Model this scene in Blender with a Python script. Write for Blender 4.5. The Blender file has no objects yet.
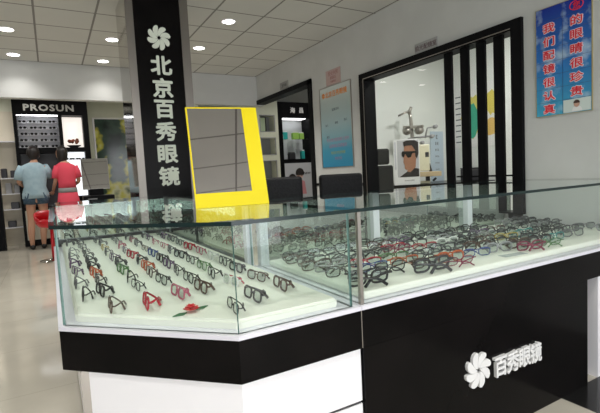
import bpy, bmesh, math, random
from mathutils import Vector, Matrix
random.seed(7)
R = math.radians
scene = bpy.context.scene
COL = scene.collection

# ---------------------------------------------------------------- materials
def mat(name, color, rough=.5, metal=0., spec=.5, emit=None, estr=0., coat=0.):
    m = bpy.data.materials.new(name); m.use_nodes = True
    b = m.node_tree.nodes['Principled BSDF']
    b.inputs['Base Color'].default_value = (*color, 1)
    b.inputs['Roughness'].default_value = rough
    b.inputs['Metallic'].default_value = metal
    b.inputs['Specular IOR Level'].default_value = spec
    b.inputs['Coat Weight'].default_value = coat
    if emit:
        b.inputs['Emission Color'].default_value = (*emit, 1)
        b.inputs['Emission Strength'].default_value = estr
    return m

def noise_mat(name, c1, c2, scale=8, rough=.5, spec=.5, detail=4, lo=.4, hi=.6, bump=0, coord='Object', extra=None):
    m = mat(name, c1, rough, 0, spec); nt = m.node_tree; n = nt.nodes; l = nt.links
    b = n['Principled BSDF']; tc = n.new('ShaderNodeTexCoord'); no = n.new('ShaderNodeTexNoise'); cr = n.new('ShaderNodeValToRGB')
    no.inputs['Scale'].default_value = scale; no.inputs['Detail'].default_value = detail
    l.new(tc.outputs[coord], no.inputs['Vector']); l.new(no.outputs['Fac'], cr.inputs['Fac'])
    cr.color_ramp.elements[0].position = lo; cr.color_ramp.elements[0].color = (*c1, 1)
    cr.color_ramp.elements[1].position = hi; cr.color_ramp.elements[1].color = (*c2, 1)
    for p, c in (extra or []):
        e = cr.color_ramp.elements.new(p); e.color = (*c, 1)
    l.new(cr.outputs['Color'], b.inputs['Base Color'])
    if bump:
        bp = n.new('ShaderNodeBump'); bp.inputs['Strength'].default_value = bump; bp.inputs['Distance'].default_value = .01
        l.new(no.outputs['Fac'], bp.inputs['Height']); l.new(bp.outputs['Normal'], b.inputs['Normal'])
    return m

def glass_mat(name, tint, ior=1.5, gloss=(1, 1, 1), rough=0.0, base=0.0):
    # thin architectural glass: a reflecting front surface over a clear tinted sheet
    m = bpy.data.materials.new(name); m.use_nodes = True; nt = m.node_tree; n = nt.nodes; l = nt.links
    n.clear(); out = n.new('ShaderNodeOutputMaterial'); mix = n.new('ShaderNodeMixShader')
    tr = n.new('ShaderNodeBsdfTransparent'); gl = n.new('ShaderNodeBsdfGlossy'); fr = n.new('ShaderNodeFresnel'); ge = n.new('ShaderNodeNewGeometry')
    tr.inputs['Color'].default_value = (*tint, 1); gl.inputs['Color'].default_value = (*gloss, 1); gl.inputs['Roughness'].default_value = rough
    fr.inputs['IOR'].default_value = ior
    inv = n.new('ShaderNodeMath'); inv.operation = 'SUBTRACT'; inv.inputs[0].default_value = 1
    mx = n.new('ShaderNodeMath'); mx.operation = 'MAXIMUM'; mx.inputs[1].default_value = base
    mu = n.new('ShaderNodeMath'); mu.operation = 'MULTIPLY'
    l.new(fr.outputs[0], mx.inputs[0]); l.new(ge.outputs['Backfacing'], inv.inputs[1]); l.new(mx.outputs[0], mu.inputs[0]); l.new(inv.outputs[0], mu.inputs[1])
    l.new(mu.outputs[0], mix.inputs[0]); l.new(tr.outputs[0], mix.inputs[1]); l.new(gl.outputs[0], mix.inputs[2]); l.new(mix.outputs[0], out.inputs[0])
    return m

def grid_mat(name, base, line, px, py, ox, oy, w, rough, spec=.5, var=.03):
    # square tiles laid on a grid, with joints of width w
    m = mat(name, base, rough, 0, spec); nt = m.node_tree; n = nt.nodes; l = nt.links; b = n['Principled BSDF']
    tc = n.new('ShaderNodeTexCoord'); sp = n.new('ShaderNodeSeparateXYZ'); l.new(tc.outputs['Object'], sp.inputs[0])
    ds = []
    for ax, p, o in (('X', px, ox), ('Y', py, oy)):
        a = n.new('ShaderNodeMath'); a.operation = 'SUBTRACT'; a.inputs[1].default_value = o; l.new(sp.outputs[ax], a.inputs[0])
        d = n.new('ShaderNodeMath'); d.operation = 'DIVIDE'; d.inputs[1].default_value = p; l.new(a.outputs[0], d.inputs[0])
        pp = n.new('ShaderNodeMath'); pp.operation = 'PINGPONG'; pp.inputs[1].default_value = .5; l.new(d.outputs[0], pp.inputs[0])
        lt = n.new('ShaderNodeMath'); lt.operation = 'LESS_THAN'; lt.inputs[1].default_value = w / 2 / p; l.new(pp.outputs[0], lt.inputs[0])
        ds.append(lt)
    mx = n.new('ShaderNodeMath'); mx.operation = 'MAXIMUM'; l.new(ds[0].outputs[0], mx.inputs[0]); l.new(ds[1].outputs[0], mx.inputs[1])
    no = n.new('ShaderNodeTexNoise'); no.inputs['Scale'].default_value = 3; no.inputs['Detail'].default_value = 6; l.new(tc.outputs['Object'], no.inputs['Vector'])
    cr = n.new('ShaderNodeValToRGB'); l.new(no.outputs['Fac'], cr.inputs['Fac'])
    cr.color_ramp.elements[0].position = .3; cr.color_ramp.elements[1].position = .7
    cr.color_ramp.elements[0].color = (*[c * (1 - var) for c in base], 1); cr.color_ramp.elements[1].color = (*[min(1, c * (1 + var)) for c in base], 1)
    mc = n.new('ShaderNodeMix'); mc.data_type = 'RGBA'; l.new(mx.outputs[0], mc.inputs[0]); l.new(cr.outputs[0], mc.inputs[6]); mc.inputs[7].default_value = (*line, 1)
    l.new(mc.outputs[2], b.inputs['Base Color'])
    return m

M = {}
M['wall'] = noise_mat('wall_paint', (.545, .55, .54), (.575, .58, .57), 3, .7, .2)
M['ceiling'] = grid_mat('ceiling_tile', (.56, .555, .53), (.22, .21, .20), .48, .475, 2.875, 3.42, .018, .8, .2, .02)
M['floor'] = grid_mat('floor_tile', (.57, .535, .455), (.42, .38, .31), .8, .8, .2, .35, .004, .09, .55, .06)
M['floor_dark'] = mat('dark_floor_strip', (.012, .012, .012), .15)
M['farwall'] = noise_mat('cream_wall', (.68, .70, .57), (.72, .73, .61), 3, .7, .2)
M['exwall'] = mat('white_wall', (.78, .80, .78), .7, 0, .2)
M['black'] = noise_mat('black_lacquer', (.005, .0045, .0045), (.007, .006, .006), 5, .2, .06)
M['blackf'] = mat('black_frame', (.006, .006, .007), .45, 0, .08)
M['leather'] = noise_mat('black_leather', (.008, .008, .009), (.014, .014, .016), 60, .5, .18, bump=.2)
M['white'] = mat('white_laminate', (.90, .89, .92), .3)
M['rim'] = mat('white_rim', (.74, .73, .80), .3)
M['cream'] = mat('cream_tray', (.83, .84, .755), .45, 0, .3)
M['alu'] = mat('brushed_aluminium', (.42, .39, .36), .3, .9)
M['chromed'] = mat('polished_steel', (.55, .53, .50), .08, 1)
M['post'] = mat('white_post', (.78, .80, .84), .35)
M['glass'] = glass_mat('clear_glass', (.975, .992, .985), 1.45)
M['topglass'] = glass_mat('top_glass', (.90, .955, .935), 1.57)
M['edge'] = mat('glass_edge', (.004, .018, .018), .15, 0, .4)
M['edgepale'] = mat('glass_edge_pale', (.13, .24, .22), .15, 0, .6)
M['mirglass'] = glass_mat('mirrored_glass', (.75, .82, .78), 1.5, (.80, .88, .82), .01, .55)
M['mirror'] = mat('mirror_silver', (.43, .41, .40), .02, 1)
M['yellow'] = mat('yellow_plastic', (1.0, .80, .0), .4)
M['red'] = mat('red_plastic', (.60, .01, .02), .3)
M['lampglow'] = mat('lamp_glow', (1, 1, 1), .5, emit=(1, .98, .93), estr=14)
M['logo'] = mat('pale_logo', (.72, .76, .66), .5)
M['logowhite'] = mat('white_letter', (.80, .80, .80), .35)
M['skin'] = mat('skin', (.55, .30, .20), .5)
M['hair'] = mat('dark_hair', (.012, .008, .007), .45)
M['shirt'] = noise_mat('light_blue_cotton', (.36, .50, .58), (.42, .56, .63), 12, .8, .1)
M['denim'] = noise_mat('denim', (.05, .09, .14), (.10, .15, .2), 40, .8, .1)
M['pink'] = mat('coral_cotton', (.85, .10, .15), .8, 0, .1)
M['belt'] = mat('grey_cloth', (.30, .30, .30), .7)
M['shoe'] = mat('black_shoe', (.01, .01, .01), .4)
M['lens'] = glass_mat('lens_clear', (.80, .83, .82), 1.6)
M['darklens'] = mat('dark_lens', (.02, .02, .02), .1)
M['dark'] = mat('dark_grey', (.03, .03, .035), .4)
M['grey'] = mat('mid_grey', (.35, .35, .36), .5)
M['paper'] = mat('white_paper', (.80, .80, .80), .6)
M['teal'] = mat('teal_carton', (.02, .45, .42), .5)
M['green'] = mat('green_carton', (.35, .62, .12), .5)
M['leaf'] = mat('leaf_green', (.03, .14, .05), .5)
M['tan'] = mat('tan_laminate', (.55, .43, .26), .4)
M['machine'] = mat('cream_enamel', (.72, .68, .50), .35)

# ---------------------------------------------------------------- mesh helpers
def box(bm, x0, x1, y0, y1, z0, z1, mi=0, bev=0, seg=2):
    r = bmesh.ops.create_cube(bm, size=1)
    for v in r['verts']:
        v.co = Vector(((x0 + x1) / 2 + v.co.x * (x1 - x0), (y0 + y1) / 2 + v.co.y * (y1 - y0), (z0 + z1) / 2 + v.co.z * (z1 - z0)))
    fs = {f for v in r['verts'] for f in v.link_faces}
    for f in fs: f.material_index = mi
    if bev:
        es = list({e for v in r['verts'] for e in v.link_edges})
        rr = bmesh.ops.bevel(bm, geom=es, offset=bev, segments=seg, affect='EDGES', profile=.5)
        for f in rr['faces']: f.material_index = mi
    return bm

def prism(bm, poly, z0, z1, mi=0, ms=None, axis='z'):
    # poly in xy extruded z0..z1, or (axis 'y') poly in xz extruded along y
    def P(a, b, c): return (a, b, c) if axis == 'z' else (a, c, b)
    a = [bm.verts.new(P(x, y, z0)) for x, y in poly]; b = [bm.verts.new(P(x, y, z1)) for x, y in poly]
    n = len(poly); fs = []
    f = bm.faces.new(a[::-1]); f.material_index = mi; fs.append(f)
    f = bm.faces.new(b); f.material_index = mi; fs.append(f)
    for i in range(n):
        f = bm.faces.new((a[i], a[(i + 1) % n], b[(i + 1) % n], b[i])); f.material_index = mi if ms is None else ms; fs.append(f)
    bmesh.ops.recalc_face_normals(bm, faces=fs)
    return bm

def tube(bm, pts, r, seg=8, mi=0, closed=False, cap=True):
    pts = [Vector(p) for p in pts]; n = len(pts); rings = []
    rs = r if isinstance(r, (list, tuple)) else [r] * n
    up = None
    for i, p in enumerate(pts):
        if closed: t = (pts[(i + 1) % n] - pts[i - 1])
        else: t = pts[min(i + 1, n - 1)] - pts[max(i - 1, 0)]
        t.normalize()
        if up is None: up = t.orthogonal().normalized()
        up = (up - t * up.dot(t)); up = up.normalized() if up.length > 1e-6 else t.orthogonal().normalized()
        s = t.cross(up)
        rings.append([bm.verts.new(p + (up * math.cos(2 * math.pi * k / seg) + s * math.sin(2 * math.pi * k / seg)) * rs[i]) for k in range(seg)])
    fs = []
    for i in range(n if closed else n - 1):
        a, b = rings[i], rings[(i + 1) % n]
        for k in range(seg):
            fs.append(bm.faces.new((a[k], a[(k + 1) % seg], b[(k + 1) % seg], b[k])))
    if cap and not closed:
        fs.append(bm.faces.new(rings[0][::-1])); fs.append(bm.faces.new(rings[-1]))
    for f in fs: f.material_index = mi; f.smooth = True
    bmesh.ops.recalc_face_normals(bm, faces=fs)
    return bm

def loft(bm, rings, mi=0, cap=True, seg=16):
    # rings: (cx, cy, z, rx, ry)
    rr = []
    for cx, cy, z, rx, ry in rings:
        rr.append([bm.verts.new((cx + rx * math.cos(2 * math.pi * k / seg), cy + ry * math.sin(2 * math.pi * k / seg), z)) for k in range(seg)])
    fs = []
    for a, b in zip(rr, rr[1:]):
        for k in range(seg): fs.append(bm.faces.new((a[k], a[(k + 1) % seg], b[(k + 1) % seg], b[k])))
    if cap: fs.append(bm.faces.new(rr[0][::-1])); fs.append(bm.faces.new(rr[-1]))
    for f in fs: f.material_index = mi; f.smooth = True
    bmesh.ops.recalc_face_normals(bm, faces=fs)
    return bm

def text(bm, body, size, cx, cz, y, depth, mi=0, bold=0.0, stretch=1.0, space=1.0):
    # letters standing in the xz plane, facing -y, centred on (cx, cz); front at y, thickness depth
    c = bpy.data.curves.new('lettering', 'FONT'); c.body = body; c.size = size; c.align_x = 'CENTER'; c.align_y = 'CENTER'
    c.extrude = depth / 2; c.resolution_u = 2; c.space_character = space
    o = bpy.data.objects.new('lettering', c); COL.objects.link(o)
    dg = bpy.context.evaluated_depsgraph_get(); me = bpy.data.meshes.new_from_object(o.evaluated_get(dg))
    bpy.data.objects.remove(o); bpy.data.curves.remove(c)
    xs = [v.co.x for v in me.vertices]; ys = [v.co.y for v in me.vertices]
    mx, my = (min(xs) + max(xs)) / 2, (min(ys) + max(ys)) / 2
    sh = [(0, 0)] + ([(math.cos(k * math.pi / 4) * bold * size, math.sin(k * math.pi / 4) * bold * size) for k in range(8)] if bold else [])
    for q, (dx, dz) in enumerate(sh):      # heavier strokes: the same outline laid again slightly to each side
        lift = q * size * .0012
        vs = [bm.verts.new((cx + dx + (v.co.x - mx) * stretch, y - lift + depth / 2 - v.co.z, cz + dz + v.co.y - my)) for v in me.vertices]
        for p in me.polygons:
            try: f = bm.faces.new([vs[i] for i in p.vertices]); f.material_index = mi
            except ValueError: pass
    bpy.data.meshes.remove(me)
    return bm

def flower(bm, cx, cz, rad, y0, y1, mi=0):
    # eight curled petals round a small open centre
    for k in range(8):
        a0 = 2 * math.pi * k / 8 + .2; pts = []
        N = 14
        for i in range(N):
            t = 2 * math.pi * i / N
            u = .56 + .44 * math.cos(t)                      # along the petal
            w = .33 * math.sin(t) * (.20 + .80 * u)         # its half width
            ang = a0 + .62 * (1 - u) ** 1.1
            rr = rad * u
            px, pz = rr * math.cos(ang), rr * math.sin(ang)
            pts.append((cx + px - rad * w * math.sin(ang), cz + pz + rad * w * math.cos(ang)))
        prism(bm, pts, y0, y1, mi, axis='y')
    return bm

def new(): return bmesh.new()
def obj(name, bm, mats, parent=None, label=None, smooth=False):
    me = bpy.data.meshes.new(name); bm.to_mesh(me); bm.free()
    for m in (mats if isinstance(mats, (list, tuple)) else [mats]): me.materials.append(m)
    o = bpy.data.objects.new(name, me); COL.objects.link(o)
    if parent: o.parent = parent
    if label: o['label'] = label
    if smooth:
        for p in me.polygons: p.use_smooth = True
    return o
def thing(name, label, cat, loc=(0, 0, 0), rz=0, group=None):
    o = bpy.data.objects.new(name, None); COL.objects.link(o); o.empty_display_size = .1
    o.location = loc; o.rotation_euler = (0, 0, rz); o['label'] = label; o['category'] = cat
    if group: o['group'] = group
    return o
def tag(o, label, cat, group=None, loc=None, rz=None):
    o['label'] = label; o['category'] = cat
    if group: o['group'] = group
    if loc: o.location = loc
    if rz is not None: o.rotation_euler = (0, 0, rz)
    return o
def struct(name, bm, m, parent=None):
    o = obj(name, bm, m, parent)
    if not parent: o['kind'] = 'structure'
    return o
def bx(*a, **k): return box(new(), *a, **k)

# ---------------------------------------------------------------- camera (phone, slightly rolled)
F, YAW, PIT, ROL, HC = 436.6111, .5154, .0758, -.052, 1.12
fw = Vector((math.sin(YAW) * math.cos(PIT), math.cos(YAW) * math.cos(PIT), -math.sin(PIT)))
rt = Vector((math.cos(YAW), -math.sin(YAW), 0)); up = rt.cross(fw)
r2 = math.cos(ROL) * rt + math.sin(ROL) * up; u2 = -math.sin(ROL) * rt + math.cos(ROL) * up
cam = bpy.data.cameras.new('camera'); co = bpy.data.objects.new('camera', cam); COL.objects.link(co)
co.matrix_world = Matrix(((r2.x, u2.x, -fw.x, 0), (r2.y, u2.y, -fw.y, 0), (r2.z, u2.z, -fw.z, HC), (0, 0, 0, 1)))
cam.sensor_width = 36; cam.lens = F / 600 * 36; cam.clip_start = .02
scene.camera = co

# ---------------------------------------------------------------- setting
WX, HT, HB, HC_ = 2.898, .9908, .658, 2.64
struct('floor', bx(-4.2, 7, -3.5, 12.6, -.1, 0), M['floor'])
struct('trim_1', bx(2.005, 2.9, -1.2, 1.148, 0, .002), M['floor_dark'])          # thin black strip on the floor by the wall
struct('ceiling', bx(-4.2, WX + .1, -3.5, 6.4, HC_, HC_ + .1), M['ceiling'])
b = new()   # right wall with the consulting room window and the opening to the side room
box(b, WX, WX + .1, -3.5, 1.905, 0, HC_)
box(b, WX, WX + .1, 1.905, 3.68, 2.105, HC_)
box(b, WX, WX + .1, 1.905, 3.68, 0, .70)
box(b, WX, WX + .1, 3.68, 4.72, 0, HC_)
box(b, WX, WX + .1, 4.72, 6.28, 2.262, HC_)
struct('wall_right', b, M['wall'])
b = bx(-4.2, WX + .1, 6.28, 6.40, 2.2, 3.1); struct('wall_back', b, M['wall'])         # dropped wall over the deep end
struct('wall_left', bx(-4.2, -4.1, -3.5, 12.6, 0, 3.1), M['wall'])
b = bx(1.95, 5.6, 6.95, 7.05, 0, 3.1); box(b, 5.5, 5.6, 4.7, 6.95, 0, 3.1); struct('wall_side_room', b, M['wall'])
struct('wall_deep_end', bx(-4.2, 2.0, 10.3, 10.4, 0, 3.1), M['farwall'])
struct('wall_deep_right', bx(1.95, 2.05, 7.05, 10.3, 0, 3.1), M['farwall'])
struct('ceiling_deep_end', bx(-4.2, 5.6, 6.4, 12.6, 3.0, 3.1), M['wall'])
b = bx(WX + .1, 5.6, 4.65, 4.72, 0, 3.1); box(b, 5.2, 5.3, 0, 4.65, 0, 3.1); box(b, WX + .1, 5.3, 0, .1, 0, 3.1); struct('wall_consulting_room', b, M['exwall'])
struct('ceiling_consulting_room', bx(WX + .1, 5.6, 0, 6.4, 3.0, 3.1), M['exwall'])
struct('wall_front', bx(-4.2, -2.6, -3.5, -3.4, 0, HC_), M['wall'])

# frame of the side-room opening
b = bx(WX - .02, WX + .12, 4.66, 4.74, 0, 2.262); box(b, WX - .02, WX + .12, 4.66, 6.28, 2.215, 2.275)
struct('trim_2', b, M['blackf'])
struct('trim_3', bx(WX - .012, WX, 3.72, 4.66, .955, .985), M['blackf'])
# window of the consulting room
w = bpy.data.objects.new('window_1', None); COL.objects.link(w); w['kind'] = 'structure'
b = bx(WX - .03, WX + .03, 1.885, 1.965, .75, 2.105); box(b, WX - .03, WX + .11, 3.60, 3.69, .75, 2.105)
box(b, WX - .03, WX + .11, 1.965, 3.60, 2.035, 2.105); box(b, WX - .03, WX + .11, 1.965, 3.60, .70, .76)
obj('window_frame', b, M['blackf'], w)
b = bx(WX - .034, WX - .029, 1.965, 3.62, 2.045, 2.051); box(b, WX - .034, WX - .029, 3.615, 3.621, .76, 2.051)
obj('frame_bead', b, M['alu'], w, 'thin silver bead along the black frame')
for y in (2.085, 2.235, 2.385, 2.548):
    obj('slat', bx(WX + .0, WX + .022, y - .038, y + .038, .76, 2.035), M['blackf'], w)
obj('cross_bar', bx(WX + .03, WX + .06, 1.965, 2.51, 1.018, 1.03), M['blackf'], w)
obj('window_pane', bx(WX + .045, WX + .051, 1.965, 3.60, .76, 2.035), M['glass'], w)

# ---------------------------------------------------------------- downlights
LP = [(-.245, 4.13 + .95), (-.245, 6.0), (.695, 5.08), (.695, 6.0), (1.645, 4.13), (1.635, 5.08)]
LB = [(-2.2, 2.2), (-2.2, 4.6), (-.25, 2.2), (1.65, 2.2), (-.25, .3), (1.65, .3), (-2.2, -.5), (1.65, -1.6), (-.25, -1.6)]
names = ['nearest the left border of the photo', 'at the left border, just over the dropped wall', 'nearer one left of the pillar', 'farther one left of the pillar',
         'larger one right of the pillar', 'smaller one right of the pillar']
def downlight(x, y, z, label):
    t = thing('ceiling_downlight', label[:], 'ceiling light', (x, y, z), 0, 'round downlights in the tiled ceiling')
    b = new(); tube(b, [(.066 * math.cos(a * math.pi / 12), .066 * math.sin(a * math.pi / 12), -.003) for a in range(24)], .007, 6, closed=True)
    obj('trim_ring', b, M['white'], t)
    b = new(); loft(b, [(0, 0, -.006, .056, .056), (0, 0, -.001, .06, .06)], seg=24); obj('lamp', b, M['lampglow'], t, 'glowing white lamp disc')
def lamp(x, y, z, power, size=.14, spread=R(115), col=(1, .97, .92)):
    l = bpy.data.lights.new('downlight', 'AREA'); l.shape = 'DISK'; l.size = size; l.energy = power; l.color = col; l.spread = spread
    o = bpy.data.objects.new('downlight', l); COL.objects.link(o); o.location = (x, y, z)
for i, (x, y) in enumerate(LP):
    downlight(x, y, HC_, 'round downlight in the tiled ceiling, ' + names[i]); lamp(x, y, HC_ - .02, 9 if y < 5.5 else 2.5)
for x, y in LB: lamp(x, y, HC_ - .02, 9)
for x, y in ((-.2, 7.9), (-2.4, 8.2), (1.1, 8.2), (-1.4, 9.6)): lamp(x, y, 2.97, 15, .3, R(170))
lamp(4.2, 2.6, 2.97, 50, .6, R(170)); lamp(3.9, 5.8, 2.97, 8, .3)

# daylight through the open shop front behind the camera
wd = bpy.data.worlds.new('world'); scene.world = wd; wd.use_nodes = True
wd.node_tree.nodes['Background'].inputs[0].default_value = (.93, .96, 1, 1); wd.node_tree.nodes['Background'].inputs[1].default_value = .55
l = bpy.data.lights.new('shop_front_daylight', 'AREA'); l.shape = 'RECTANGLE'; l.size = 5.4; l.size_y = 2.3; l.energy = 150; l.color = (.95, .97, 1)
o = bpy.data.objects.new('shop_front_daylight', l); COL.objects.link(o); o.location = (.2, -3.45, 1.25); o.rotation_euler = (R(90), 0, 0)

# ---------------------------------------------------------------- display cases
ZR = .672; ZG0 = ZR; ZT0 = .985; ZT1 = .997; TRAY = .700
def pane(name, a, b_, z0, z1, th, parent, edge='edgepale', m='glass'):
    # upright sheet from a to b (plan points), thickness th
    a, b_ = Vector(a), Vector(b_); d = (b_ - a).normalized(); n = Vector((-d.y, d.x)) * th / 2
    bm = new(); prism(bm, [tuple(a - n), tuple(b_ - n), tuple(b_ + n), tuple(a + n)], z0, z1, 0)
    for f in bm.faces:
        if abs(f.normal.dot(Vector((n.x, n.y, 0)).normalized())) < .5: f.material_index = 1
    return obj(name, bm, [M[m], M[edge]], parent)
def inset(poly, d):
    n = len(poly); out = []
    for i in range(n):
        p0, p1, p2 = Vector(poly[i - 1]), Vector(poly[i]), Vector(poly[(i + 1) % n])
        e1 = (p1 - p0).normalized(); e2 = (p2 - p1).normalized(); n1 = Vector((-e1.y, e1.x)); n2 = Vector((-e2.y, e2.x))
        bis = (n1 + n2).normalized(); out.append(tuple(p1 + bis * d / bis.dot(n1)))
    return out

A = (-.014, 1.576); Cc = (.4245, 1.138)
L = [A, Cc, (.855, 1.138), (.855, 3.715), (-.014, 3.715)]
t = thing('display_case', 'glass display case at the left with an angled corner and white base', 'display case', (0, 0, 0), 0)
b = new(); prism(b, L, .530, .658); obj('band', b, M['black'], t, 'glossy black band under the glass')
b = new(); prism(b, inset(L, -.002), .658, ZR); obj('rim', b, M['rim'], t, 'white rim the glass stands on')
Lb = inset(L, .012); Lb[0] = (.045, Lb[0][1] - (.045 - Lb[0][0])); Lb[2] = (.855, Lb[1][1]); Lb[3] = (.855, 3.66); Lb[4] = (.045, 3.66)
b = new(); prism(b, Lb, .345, .530); obj('base_panel', b, M['white'], t, 'white recessed upper base')
b = new(); prism(b, inset(Lb, .004), .335, .345); obj('shadow_gap', b, M['dark'], t, 'dark groove across the white base')
b = new(); prism(b, Lb, .09, .335); obj('lower_panel', b, M['white'], t)
b = new(); prism(b, inset(Lb, .03), 0, .09); obj('plinth', b, M['black'], t, 'black plinth')
obj('corner_post', bx(Lb[0][0] - .012, Lb[0][0] + .012, Lb[0][1] - .012, Lb[0][1] + .012, .09, .53), M['alu'], t, 'slim grey metal corner post')
G = inset(L, .016); G[2] = (.83, G[2][1]); G[3] = (.83, 3.70)
b = new(); prism(b, inset(L, -.003), ZT0, ZT1, 0, 1); obj('glass_top', b, [M['topglass'], M['edge']], t, 'thick reflective glass top with dark green edge')
pane('glass_pane', G[0], G[1], ZG0, ZT0, .008, t); pane('glass_pane', (G[1][0], G[1][1]), (G[2][0], G[2][1]), ZG0, ZT0, .008, t)
pane('glass_pane', (G[2][0], G[2][1] + .003), (.83, 1.97), ZG0, ZT0, .01, t); pane('glass_pane', (G[0][0], 3.70), (G[0][0], G[0][1]), ZG0, ZT0, .008, t)
pane('sliding_mirror', (.83, 2.03), (.83, 2.88), ZG0 + .02, ZT0 - .012, .006, t, 'edge', 'mirglass')
pane('sliding_mirror', (.822, 2.88), (.822, 3.675), ZG0 + .02, ZT0 - .012, .006, t, 'edge', 'mirglass')
pane('sliding_mirror', (.02, 3.685), (.80, 3.685), ZG0 + .05, ZT0 - .012, .006, t, 'edge', 'mirglass')
obj('rail', bx(.80, .842, 2.03, 3.675, ZR, ZR + .02), M['dark'], t); obj('rail', bx(0, .82, 3.655, 3.705, ZR, ZR + .05), M['dark'], t)
obj('rail', bx(.815, .842, 2.03, 3.675, ZT0 - .014, ZT0), M['alu'], t)
for x, y in ((.826, 1.998), (.822, 3.685)): obj('post', bx(x - .016, x + .016, y - .02, y + .02, ZR, ZT0), M['post'], t, 'white upright post')
TL = inset(L, .05); TL[2] = (.80, TL[2][1]); TL[3] = (.80, 3.645)
b = new(); prism(b, TL, ZR, TRAY)
es = [e for e in b.edges if not (abs(e.verts[0].co.z - ZR) < 1e-5 and abs(e.verts[1].co.z - ZR) < 1e-5)]
bmesh.ops.bevel(b, geom=es, offset=.009, segments=3, affect='EDGES'); obj('tray', b, M['cream'], t, 'cream padded tray', smooth=False)

X0, X1, Y0, Y1 = .860, 2.885, 1.138, 2.0
t = thing('display_case', 'long glass display case at the right with a black front carrying white flower lettering', 'display case', (0, 0, 0), 0)
b = bx(X0, X1, Y0, Y1, .530, .658); obj('band', b, M['black'], t)
obj('front_panel', bx(X0, 2.232, Y0, Y0 + .05, 0, .5295), M['black'], t, 'glossy black front panel down to the floor')
obj('edge_strip', bx(X0 - .0035, X0 - .0005, Y0 + .001, Y0 + .05, .53, .658), M['alu'], t, 'thin silver strip at the joint')
obj('base_panel', bx(X0, 2.20, 1.24, 1.95, 0, .53), M['dark'], t); obj('side_base', bx(2.347, X1, 1.148, 1.95, 0, .53), M['white'], t, 'white base at the wall')
obj('rim', bx(X0 - .001, X1, Y0 - .002, Y1, .658, ZR), M['rim'], t, 'white rim the glass stands on')
b = new(); prism(b, [(X0 - .001, Y0 - .004), (X1 + .012, Y0 - .004), (X1 + .012, Y1 + .004), (X0 - .001, Y1 + .004)], ZT0, ZT1, 0, 1)
obj('glass_top', b, [M['topglass'], M['edge']], t, 'thick reflective glass top with dark green edge')
pane('glass_pane', (.878, 1.154), (X1 - .005, 1.154), ZG0, ZT0, .008, t); pane('glass_pane', (.872, 1.158), (.872, 1.97), ZG0, ZT0, .008, t)
for i in range(3): pane('sliding_mirror', (.89 + i * .66, 1.985 - .008 * (i % 2)), (.89 + (i + 1) * .66, 1.985 - .008 * (i % 2)), ZG0 + .015, ZT0 - .01, .005, t, 'edge', 'mirglass')
obj('rail', bx(.88, X1 - .01, 1.965, 1.995, ZR, ZR + .015), M['alu'], t)
obj('front_joint', bx(.864, .877, 1.148, 1.161, ZR, ZT0), M['alu'], t, 'slim silver corner bead')
for x in (.89, 1.60, 2.39): obj('post', bx(x - .022, x + .022, 1.945, 1.985, ZR, ZT0), M['post'], t, 'white upright post')
b = bx(.905, X1 - .03, Y0 + .045, 1.94, ZR, TRAY, bev=.009, seg=3); obj('tray', b, M['cream'], t, 'cream padded tray')
b = new(); flower(b, 1.415, .303, .075, Y0 - .012, Y0); obj('flower_emblem', b, M['logowhite'], t, 'white eight-petalled flower emblem')
for i, ch in enumerate('百秀眼镜'):
    b = new(); text(b, ch, .092, 1.55 + i * .080, .284 - i * .001, Y0 - .014, .014, bold=.02, stretch=.92); obj('character', b, M['logowhite'], t)

# ---------------------------------------------------------------- eyeglasses
FC = {'black': (.010, .010, .012), 'grey': (.13, .13, .14), 'silver': (.35, .35, .36), 'brown': (.07, .035, .022), 'red': (.42, .01, .03), 'pink': (.45, .10, .16), 'purple': (.10, .05, .12),
      'blue': (.02, .05, .22), 'orange': (.48, .09, .02), 'green': (.07, .18, .05), 'magenta': (.20, .015, .05), 'white': (.75, .75, .73), 'yellow': (.50, .36, .05), 'teal': (.02, .25, .24), 'dark grey': (.045, .045, .05)}
FM = {k: mat(k.replace(' ', '_') + '_frame', v, .25, .3 if k in ('silver', 'grey') else 0) for k, v in FC.items()}
def rim_pts(cx, w, h, n=14, top=.06):
    out = []
    for k in range(n):
        a = 2 * math.pi * k / n; c, s = math.cos(a), math.sin(a); e = .62
        out.append(Vector((cx + w / 2 * math.copysign(abs(c) ** e, c), 0, h / 2 + .002 + h / 2 * math.copysign(abs(s) ** e, s))))
    return out
def lean(v, a=.16): return Vector((v.x, v.y + v.z * math.tan(a), v.z))
def build_front(bm, w, h, r):
    for s in (-1, 1): tube(bm, [lean(p) for p in rim_pts(s * (w / 2 + .009), w, h)], r, 5, 0, closed=True)
    tube(bm, [lean(Vector((x, -.002, h * .68 + .002 - abs(x) * .2))) for x in (-.010, -.005, 0, .005, .010)], r * .9, 5)
    for s in (-1, 1): tube(bm, [lean(Vector((s * (w + .008), 0, h * .78))), lean(Vector((s * (w + .014), .003, h * .80))), lean(Vector((s * (w + .015), .010, h * .80)))], r * 1.1, 5)
def build_lens(bm, s, w, h, mi=0):
    ps = [lean(p) for p in rim_pts(s * (w / 2 + .009), w, h)]
    fs = []
    a = [bm.verts.new(p + Vector((0, -.0007, 0))) for p in ps]; c = [bm.verts.new(p + Vector((0, .0007, 0))) for p in ps]
    fs.append(bm.faces.new(a)); fs.append(bm.faces.new(c[::-1]))
    for i in range(len(ps)): fs.append(bm.faces.new((a[i], a[(i + 1) % len(ps)], c[(i + 1) % len(ps)], c[i])))
    for f in fs: f.material_index = mi
    bmesh.ops.recalc_face_normals(bm, faces=fs)
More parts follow.
